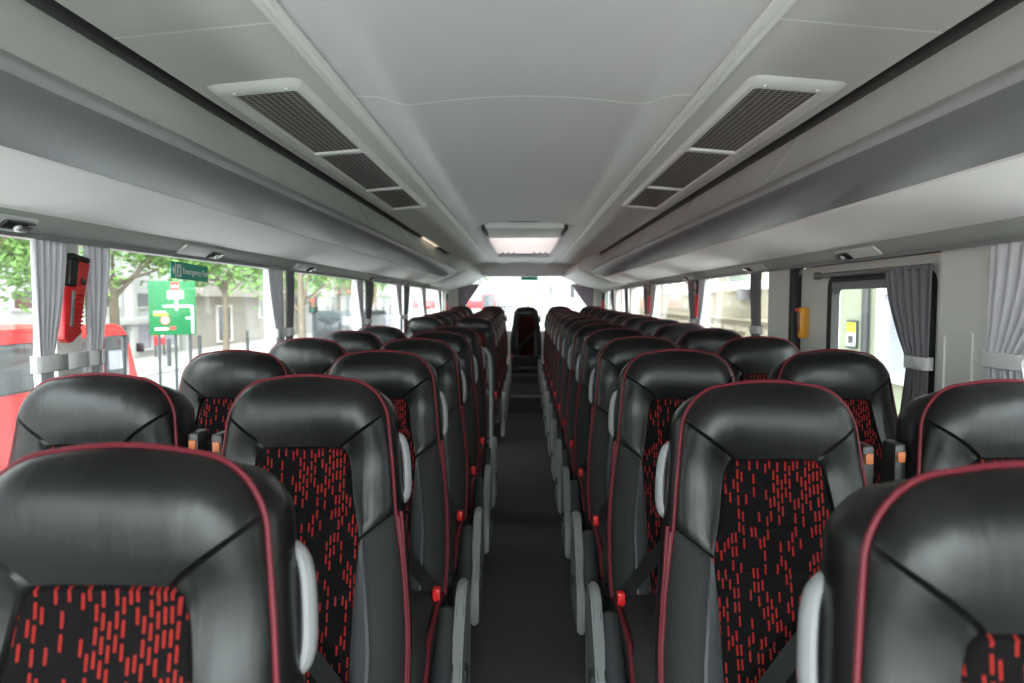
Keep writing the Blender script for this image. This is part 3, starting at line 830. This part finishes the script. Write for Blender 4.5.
def building(name, label, X, y0, y1, sgn, m, wins, depth=6, h=7, extra=None):
    """long facade standing along the street at X, facing the coach"""
    t = thing(name, label, 'building', (X, (y0 + y1) / 2, GZ))
    cy = (y0 + y1) / 2; d = depth * sgn
    bm = NB(); bx(bm, min(0, d), max(0, d), y0 - cy, y1 - cy, 0, h); obj('facade', bm, m, t)
    for (a, b, z0, z1, fm, gm) in wins:
        f = NB(); ring_frame(f, [(a - cy, z0), (b - cy, z0), (b - cy, z1), (a - cy, z1)],
                             [(a - cy + .09, z0 + .09), (b - cy - .09, z0 + .09), (b - cy - .09, z1 - .09), (a - cy + .09, z1 - .09)], -sgn * .12, sgn * .05)
        fo = obj('window', f, fm, t)
        g = NB(); bx(g, -.03, .03, a - cy + .08, b - cy - .08, z0 + .08, z1 - .08); obj('pane', g, gm, fo)
    return t
EY = E - GZ      # eye height above the street
# left side
W1 = []
for k, y in enumerate((21.2, 23.6, 26.2, 28.6, 31.2, 33.6)):
    W1.append((y, y + 1.5, EY - .35, EY + .45, WHB, DGLS)); W1.append((y, y + 1.5, EY + 2.2, EY + 4.0, WHB, DGLS)); W1.append((y, y + 1.4, .4, 2.0, STONE, LGLS))
b1 = building('office_building', 'white rendered building with dark windows behind the green road sign', -18, 20, 36.2, -1, WHB, W1)
bm = NB()
for y in (-7.4, -2.4, 2.6, 7.6): bx(bm, 0, .35, y - .25, y + .25, 0, 7, .02)
bx(bm, 0, .5, -8.1, 8.1, EY - 1.05, EY - .75, .02); obj('columns', bm, WHB, b1)
W2 = [(39.6, 41.6, .3, 2.5, STONE, DGLS), (46, 48, EY - 1.2, EY + .4, STONE, DGLS), (39, 42, EY + 2.5, EY + 4, STONE, DGLS), (45, 48, EY + 2.5, EY + 4, STONE, DGLS)]
b2 = building('stone_building', 'tan stone building with a dark doorway right of the green road sign', -18, 36.3, 54, -1, TAN, W2)
bm = NB(); bx(bm, 0, .8, -8.8, 8.8, EY + .25, EY + 1.5, .03); obj('canopy', bm, TAN, b2)
W3 = [(56 + 4 * k, 58.4 + 4 * k, .6, 3.2, WHB, DGLS) for k in range(7)]
b3 = building('shop_building', 'white shop row with orange fascia far along the left street', -16, 55, 84, -1, WHB, W3, h=9)
bm = NB(); bx(bm, 0, .3, -12, -3, 3.3, 4.6, .03); obj('fascia', bm, BRICK, b3)
bm = NB(); bx(bm, 0, .3, -2, 13, 3.3, 4.6, .03); obj('fascia', bm, WHITEP, b3)

# red bus in the next lane but one
t = thing('red_bus', 'red single-deck bus with dark windows passing on the left', 'bus', (-7.3, 7.2, GZ))
zr = E - .41 - GZ
bm = NB(); prism(bm, [(-5.6, .35), (5.45, .35), (5.6, .8), (5.52, 1.35), (5.25, zr - .12), (5.05, zr), (-5.5, zr), (-5.6, zr - .1)], -2.3, 0)
bmesh.ops.bevel(bm, geom=bm.edges[:], offset=.07, segments=2, affect='EDGES'); obj('body', bm, BRED, t)
for k in range(6):
    y = -5.2 + k * 1.62; bm = NB(); bx(bm, -.01, .014, y, y + 1.54, zr - .92, zr - .20, .04); obj('window', bm, DGLS, t)
bm = NB(); bx(bm, -.01, .014, 4.5, 5.18, zr - .98, zr - .20, .05); obj('cab_window', bm, DGLS, t)
bm = NB(); bx(bm, -2.1, -.1, 5.36, 5.50, zr - 1.0, zr - .22, .04); obj('windscreen', bm, DGLS, t)
bm = NB(); bx(bm, .014, .02, 4.62, 4.98, zr - .80, zr - .46, .02); obj('notice', bm, LGLS, t)
bm = NB(); bx(bm, -.02, .12, 5.52, 5.58, zr - .55, zr - .38, .02); obj('mirror', bm, BLACK, t)
for y in (-3.4, 3.4):
    bm = NB(); tube(bm, [(-.25, y, .45), (.03, y, .45)], .45, 24); w = obj('wheel', bm, RUBBER, t)
    bm = NB(); tube(bm, [(.0, y, .45), (.04, y, .45)], .24, 20); obj('hub', bm, LGLS, w)

# direction sign
t = thing('road_sign', 'large green direction sign on posts outside the second left window', 'road sign', (-8.3, 16.0, GZ), radians(27))
sb = E - .80 - GZ; stp = E + .47 - GZ
bm = NB(); bx(bm, -.50, .50, -.02, .02, sb, stp, .004); bd = obj('board', bm, SIGNG, t)
for x in (-.30, .05, .36):
    bm = NB(); tube(bm, [(x, .06, 0), (x, .06, stp - .1)], .035, 8); obj('post', bm, POST, t)
def face(nm, m, x0, x1, z0, z1): bm = NB(); bx(bm, x0, x1, -.026, -.019, sb + z0, sb + z1); return obj(nm, bm, m, bd)
face('route_line', WHITEP, .06, .11, .58, 1.0); face('route_line', WHITEP, -.20, .43, .66, .70); face('route_line', WHITEP, .40, .445, .04, .70)
face('destination_panel', WHITEP, -.10, .24, .86, 1.04); face('no_entry_panel', SIGNR, -.02, .15, 1.06, 1.24)
bm = NB(); bx(bm, .0, .13, -.032, -.026, sb + 1.135, sb + 1.165); obj('no_entry_bar', bm, WHITEP, bd)
face('place_name', SIGNY, -.40, -.10, .46, .52); face('place_name', WHITEP, -.40, -.15, .53, .56); face('road_number', SIGNR, -.06, .06, .13, .20); face('place_name', WHITEP, -.38, -.10, .12, .17); face('road_number', WHITEP, .28, .37, .38, .42)
bm = NB(); tube(bm, [(-.16, -.019, sb + .35), (-.16, -.027, sb + .35)], .10, 24); obj('limit_ring', bm, SIGNR, bd)
bm = NB(); tube(bm, [(-.16, -.019, sb + .35), (-.16, -.031, sb + .35)], .072, 24); obj('limit_disc', bm, WHITEP, bd)
t = thing('notice_board', 'small red and white notice on the pavement below the green road sign', 'notice', (-17.2, 31.9, GZ + .12))
bm = NB(); bx(bm, -.04, .04, -.45, .45, .55, 1.6, .02); obj('board', bm, SIGNR, t)
bm = NB(); bx(bm, .04, .05, -.28, .28, .9, 1.25); obj('panel', bm, WHITEP, t)
bm = NB(); bx(bm, -.03, .03, -.40, -.34, 0, .6); bx(bm, -.03, .03, .34, .40, 0, .6); obj('leg', bm, POST, t)
for k in range(6):
    bm = NB(); tube(bm, [(0, 0, 0), (0, 0, 1.0), (0, 0, 1.1), (0, 0, 1.13)], [.09, .08, .09, .04], 10)
    tag(obj('bollard', bm, POST, loc=(-14.2, 27 + k * 2.6, GZ + .12)), 'dark bollard along the pavement behind the road sign', 'bollard', 'bollards on the left pavement')

def tree(name, label, x, y, trunk_h, crown, seed, nleaf=2600, lean=(0, 0), r=.13, ls=.11):
    rnd = random.Random(seed)
    t = thing(name, label, 'tree', (x, y, GZ), group='street trees')
    bm = NB(); pts = [(0, 0, 0), (lean[0] * .3, lean[1] * .3, trunk_h * .4), (lean[0] * .6, lean[1] * .6, trunk_h * .75), (lean[0], lean[1], trunk_h)]
    tube(bm, catmull(pts, 4), [r * (1.25 - .6 * k / 12) for k in range(13)], 10); obj('trunk', bm, BARK, t)
    cen = []
    for k in range(9):
        a = rnd.uniform(0, 2 * pi); R = rnd.uniform(.35, .95)
        cen.append(Vector((lean[0] + crown[0] * R * cos(a), lean[1] + crown[0] * R * sin(a), crown[1] + crown[2] * rnd.uniform(-.8, .9))))
    for c in cen[:7]:
        bm = NB(); a = Vector((lean[0] * .75, lean[1] * .75, trunk_h * rnd.uniform(.72, .98)))
        tube(bm, catmull([a, a.lerp(c, .5) + Vector((0, 0, -.15)), c], 4), [r * .42 * (1 - .85 * k / 8) for k in range(9)], 7); obj('branch', bm, BARK, t)
    bm = NB()
    for k in range(nleaf):
        c = rnd.choice(cen); d = Vector((rnd.gauss(0, 1), rnd.gauss(0, 1), rnd.gauss(0, .7))) * crown[0] * .22
        p = c + d; a = Vector((rnd.uniform(-1, 1), rnd.uniform(-1, 1), rnd.uniform(-.6, .6))).normalized(); b = a.orthogonal().normalized(); s = ls * rnd.uniform(.6, 1.3)
        bm.faces.new([bm.verts.new(p + a * s), bm.verts.new(p + b * s * .45), bm.verts.new(p - a * s), bm.verts.new(p - b * s * .45)])
    obj('foliage', bm, LEAF, t)
tree('street_tree', 'leafy street tree above the red bus and green road sign', -10.6, 17.5, 3.4, (2.5, 4.5, 1.0), 3, 9000, ls=.10)
tree('street_tree', 'leafy street tree filling the leftmost window', -11.5, 13.4, 3.1, (2.4, 3.9, 1.0), 5, 9000, ls=.085)
tree('street_tree', 'leafy street tree in front of the tan stone building', -13.2, 30.0, 3.8, (2.8, 5.0, 1.2), 9, 4200, ls=.16)
tree('street_tree', 'slim bare-trunked tree seen in the third left window', -4.16, 12.8, 3.3, (1.3, 3.9, .8), 12, 1500, (-.08, .1), .078, ls=.10)
tree('street_tree', 'leafy street tree far down the left pavement', -13.0, 48.0, 3.6, (3.4, 5.0, 1.4), 15, 3600, ls=.2)

t = thing('traffic_light', 'traffic light showing red outside the third left window', 'traffic light', (-5.2, 16.8, GZ))
bm = NB(); tube(bm, [(0, 0, 0), (0, 0, 2.6)], .04, 10); obj('post', bm, POST, t)
bm = NB(); bx(bm, -.09, .09, -.09, .09, 2.45, 2.84, .02); hd = obj('head', bm, BLACK, t)
for z, m_ in ((2.76, emit_mat('red_lamp', (1, .03, .02), 4)), (2.64, mat('amber_off', (.12, .06, .01), .3)), (2.52, mat('green_off', (.01, .08, .05), .3))):
    bm = NB(); tube(bm, [(0, -.085, z), (0, -.105, z)], .05, 20); obj('lamp', bm, m_, hd)
t = thing('dark_van', 'dark van waiting beside the red traffic light', 'van', (-5.6, 26.6, GZ))
bm = NB(); prism(bm, [(-2.6, .35), (2.5, .35), (2.55, 1.2), (1.9, 1.35), (1.3, 2.35), (-2.5, 2.4), (-2.6, 2.2)], -1.9, 0); bmesh.ops.bevel(bm, geom=bm.edges[:], offset=.07, segments=2, affect='EDGES'); obj('body', bm, mat('van_paint', (.02, .032, .034), .6), t)
bm = NB(); prism(bm, [(-2.2, 1.35), (1.7, 1.35), (1.2, 2.2), (-2.2, 2.2)], -.01, .012); obj('side_window', bm, DGLS, t)
bm = NB(); bx(bm, -1.7, -.2, -2.64, -2.58, 1.4, 2.2, .03); obj('rear_window', bm, DGLS, t)
for y in (-1.6, 1.6):
    bm = NB(); tube(bm, [(-.2, y, .35), (.02, y, .35)], .35, 20); obj('wheel', bm, RUBBER, t)

# right side
WR = []
for y in (10.55, 7.2):
    WR.append((y, y + 1.35, EY - 1.35, EY + 1.6, WHITEP, LGLS))
b4 = building('green_house', 'pale green painted house with white sash windows outside the emergency door', 6.2, 3.0, 14.2, 1, PGRN, WR, h=5.2)
bm = NB(); tube(bm, [(-.08, 3.75, .2), (-.08, 3.75, 5.2)], .07, 10); obj('drainpipe', bm, POST, b4)
for y in (10.55, 7.2):
    bm = NB(); bx(bm, -.11, .02, y - 8.6 + .06, y - 8.6 + 1.29, EY + .12, EY + .22, .01); obj('sash_bar', bm, WHITEP, b4)
t = thing('wall_poster', 'yellow and white poster on the pale green house wall', 'poster', (6.17, 12.93, E - .62))
bm = NB(); bx(bm, -.02, .02, -.20, .20, -.26, .26, .004); obj('poster_frame', bm, POST, t)
bm = NB(); bx(bm, -.027, -.015, -.17, .17, .04, .22); obj('yellow_panel', bm, SIGNY, t)
bm = NB(); bx(bm, -.027, -.015, -.17, .17, -.22, .03); obj('white_panel', bm, WHITEP, t)
bm = NB(); bx(bm, -.033, -.02, -.10, .10, -.17, -.03); obj('picture', bm, DGLS, t)
WC = []
for k in range(7):
    y = 15.2 + k * 3.1
    WC.append((y + .6, y + 2.3, EY + .30, EY + 2.2, WHITEP, LGLS))
b5 = building('cream_building', 'long cream stucco building with basement openings beyond the right windows', 6.2, 14.6, 37, 1, CREAM, WC, h=5.6)
for k in range(18):
    y = 15.2 + k * 1.2 - 25.8
    bm = NB(); ring_frame(bm, [(y, EY - 1.75), (y + .95, EY - 1.75), (y + .95, EY - .72), (y, EY - .72)], [(y + .12, EY - 1.7), (y + .85, EY - 1.7), (y + .85, EY - .85), (y + .12, EY - .85)], -.10, .02)
    f = obj('opening_surround', bm, CREAM, b5); bm = NB(); bx(bm, -.02, .02, y + .1, y + .87, EY - 1.72, EY - .83); obj('opening', bm, mat('brown_brick', (.22, .17, .12), .9), f)  # each opening is filled with a brown panel
bm = NB(); bx(bm, -.16, .02, -9.6, 9.6, EY - .55, EY - .48, .01); obj('ledge', bm, CREAM, b5)
bm = NB(); bx(bm, -.06, .02, -.9, .3, EY + .45, EY + 1.1, .01); obj('brick_panel', bm, BRICK, b5)
t = thing('shop_sign', 'small grey-green sign board on the cream building beyond the first right window', 'sign', (6.1, 19.6, E + .78))
bm = NB(); bx(bm, -.06, .02, -.75, .75, -.20, .20, .02); obj('board', bm, mat('sign_greygreen', (.22, .28, .22), .5), t)
bm = NB(); bx(bm, -.068, -.05, -.6, .6, -.03, .05); obj('stripe', bm, STONE, t)
b6 = building('brick_terrace', 'orange brick terrace far along the right street', 6.6, 37.5, 58, 1, BRICK, [(39 + 4 * k, 41 + 4 * k, EY - 1, EY + 1.4, WHITEP, LGLS) for k in range(5)], h=6)
t = thing('window_awning', 'white box awning over a small dark window on the cream building', 'awning', (6.14, 18.75, E + .30))
bm = NB(); prism(bm, [(-.75, .02), (-.75, .10), (-.70, .20), (.0, .26), (.05, .26), (.05, .02)], -.95, .95, 'y'); obj('hood', bm, WHITEP, t)
bm = NB(); bx(bm, -.10, .03, -.55, .80, -.26, .03, .01); obj('dark_window', bm, DGLS, t)

# street behind the coach
t = thing('rear_building', 'white building with slim dark windows across the street behind the rear window', 'building', (2.6, 52, GZ))
bm = NB(); bx(bm, -1.9, 3.6, 0, 8, 0, 7.5); obj('facade', bm, WHB, t)
for x in (-1.4, -.75, .9, 2.4):
    for z in (3.0, 5.2):
        bm = NB(); bx(bm, x, x + .32, -.06, .05, z, z + 1.05); obj('window', bm, DGLS, t)
bm = NB(); bx(bm, -1.9, 3.6, -.15, 0, 4.5, 4.7, .02); obj('ledge', bm, STONE, t)
t = thing('menu_board', 'red-framed dark board standing behind the rear window on the left', 'board', (-1.35, 26, GZ))
bm = NB(); bx(bm, -.27, .27, -.03, .03, 2.38, 3.02, .01); obj('frame', bm, SIGNR, t)
bm = NB(); bx(bm, -.22, .22, -.045, -.02, 2.44, 2.97); obj('panel', bm, POST, t)
bm = NB(); bx(bm, -.03, .03, -.02, .02, 0, 2.4); obj('post', bm, POST, t)
t = thing('street_board', 'wide grey board on a post behind the rear window left of the middle seat', 'board', (-.79, 28, GZ))
bm = NB(); bx(bm, -.32, .32, -.03, .03, 2.46, 2.80, .01); obj('panel', bm, mat('board_grey', (.10, .10, .11), .7, .1), t)
for z in (2.55, 2.67): bm = NB(); bx(bm, -.25, .25, -.04, -.02, z, z + .04); obj('stripe', bm, LGLS, t)
bm = NB(); bx(bm, -.03, .03, -.02, .02, 0, 2.5); obj('post', bm, POST, t)
t = thing('brown_sign', 'small brown wedge-shaped sign just above the rear middle seat', 'sign', (.14, 27, GZ))
bm = NB(); prism(bm, [(-.16, 2.60), (.12, 2.60), (.12, 2.86)], -.03, .03, 'y'); obj('panel', bm, BRICK, t)
bm = NB(); bx(bm, .0, .06, -.02, .02, 0, 2.62); obj('post', bm, POST, t)
t = thing('red_shop_front', 'red and white shop front behind the rear window left of the middle seat', 'building', (-4.2, 44, GZ))
bm = NB(); bx(bm, -3, 2.4, 0, 4, 0, 3.2); obj('wall', bm, WHB, t)
bm = NB(); bx(bm, -3, 2.4, -.1, 0, 2.3, 2.8, .02); obj('fascia', bm, SIGNR, t)
bm = NB(); bx(bm, -2.6, 2.0, -.05, .02, .5, 2.1, .02); obj('window', bm, LGLS, t)
tree('street_tree', 'leafy street tree seen through the rear window', -2.9, 34, 4.2, (2.2, 5.2, 1.0), 21, 2200, ls=.16)

# ------------------------------------------------------------------ light
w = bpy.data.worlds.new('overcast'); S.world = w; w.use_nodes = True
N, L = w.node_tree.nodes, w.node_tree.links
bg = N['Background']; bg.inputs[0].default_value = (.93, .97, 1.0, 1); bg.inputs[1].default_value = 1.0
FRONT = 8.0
# overcast sky, plus a bright lobe added ahead to light the interior
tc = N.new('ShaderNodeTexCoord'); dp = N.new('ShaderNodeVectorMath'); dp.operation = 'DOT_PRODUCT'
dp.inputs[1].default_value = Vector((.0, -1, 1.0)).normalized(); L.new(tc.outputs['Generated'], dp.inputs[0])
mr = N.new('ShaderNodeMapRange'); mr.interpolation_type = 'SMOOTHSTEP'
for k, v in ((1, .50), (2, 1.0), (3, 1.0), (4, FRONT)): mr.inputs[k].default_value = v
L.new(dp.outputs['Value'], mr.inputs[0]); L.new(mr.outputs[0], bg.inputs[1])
cam = bpy.data.cameras.new('camera'); co = bpy.data.objects.new('camera', cam); C.objects.link(co)
cam.lens = 24; cam.sensor_width = 36; cam.clip_start = .02; cam.clip_end = 300
co.location = (0, 0, E)
co.rotation_euler = (radians(90 - 3.39), 0, radians(1.0))
cam.dof.use_dof = True; cam.dof.focus_distance = 1.9; cam.dof.aperture_fstop = 3.5
S.camera = co

S.view_settings.view_transform = 'Standard'; S.view_settings.look = 'None'; S.view_settings.gamma = 1
S.view_settings.use_curve_mapping = False
S.view_settings.exposure = 1.4
S.cycles.max_bounces = 10; S.cycles.diffuse_bounces = 6; S.cycles.transparent_max_bounces = 24
S.cycles.sample_clamp_indirect = 8
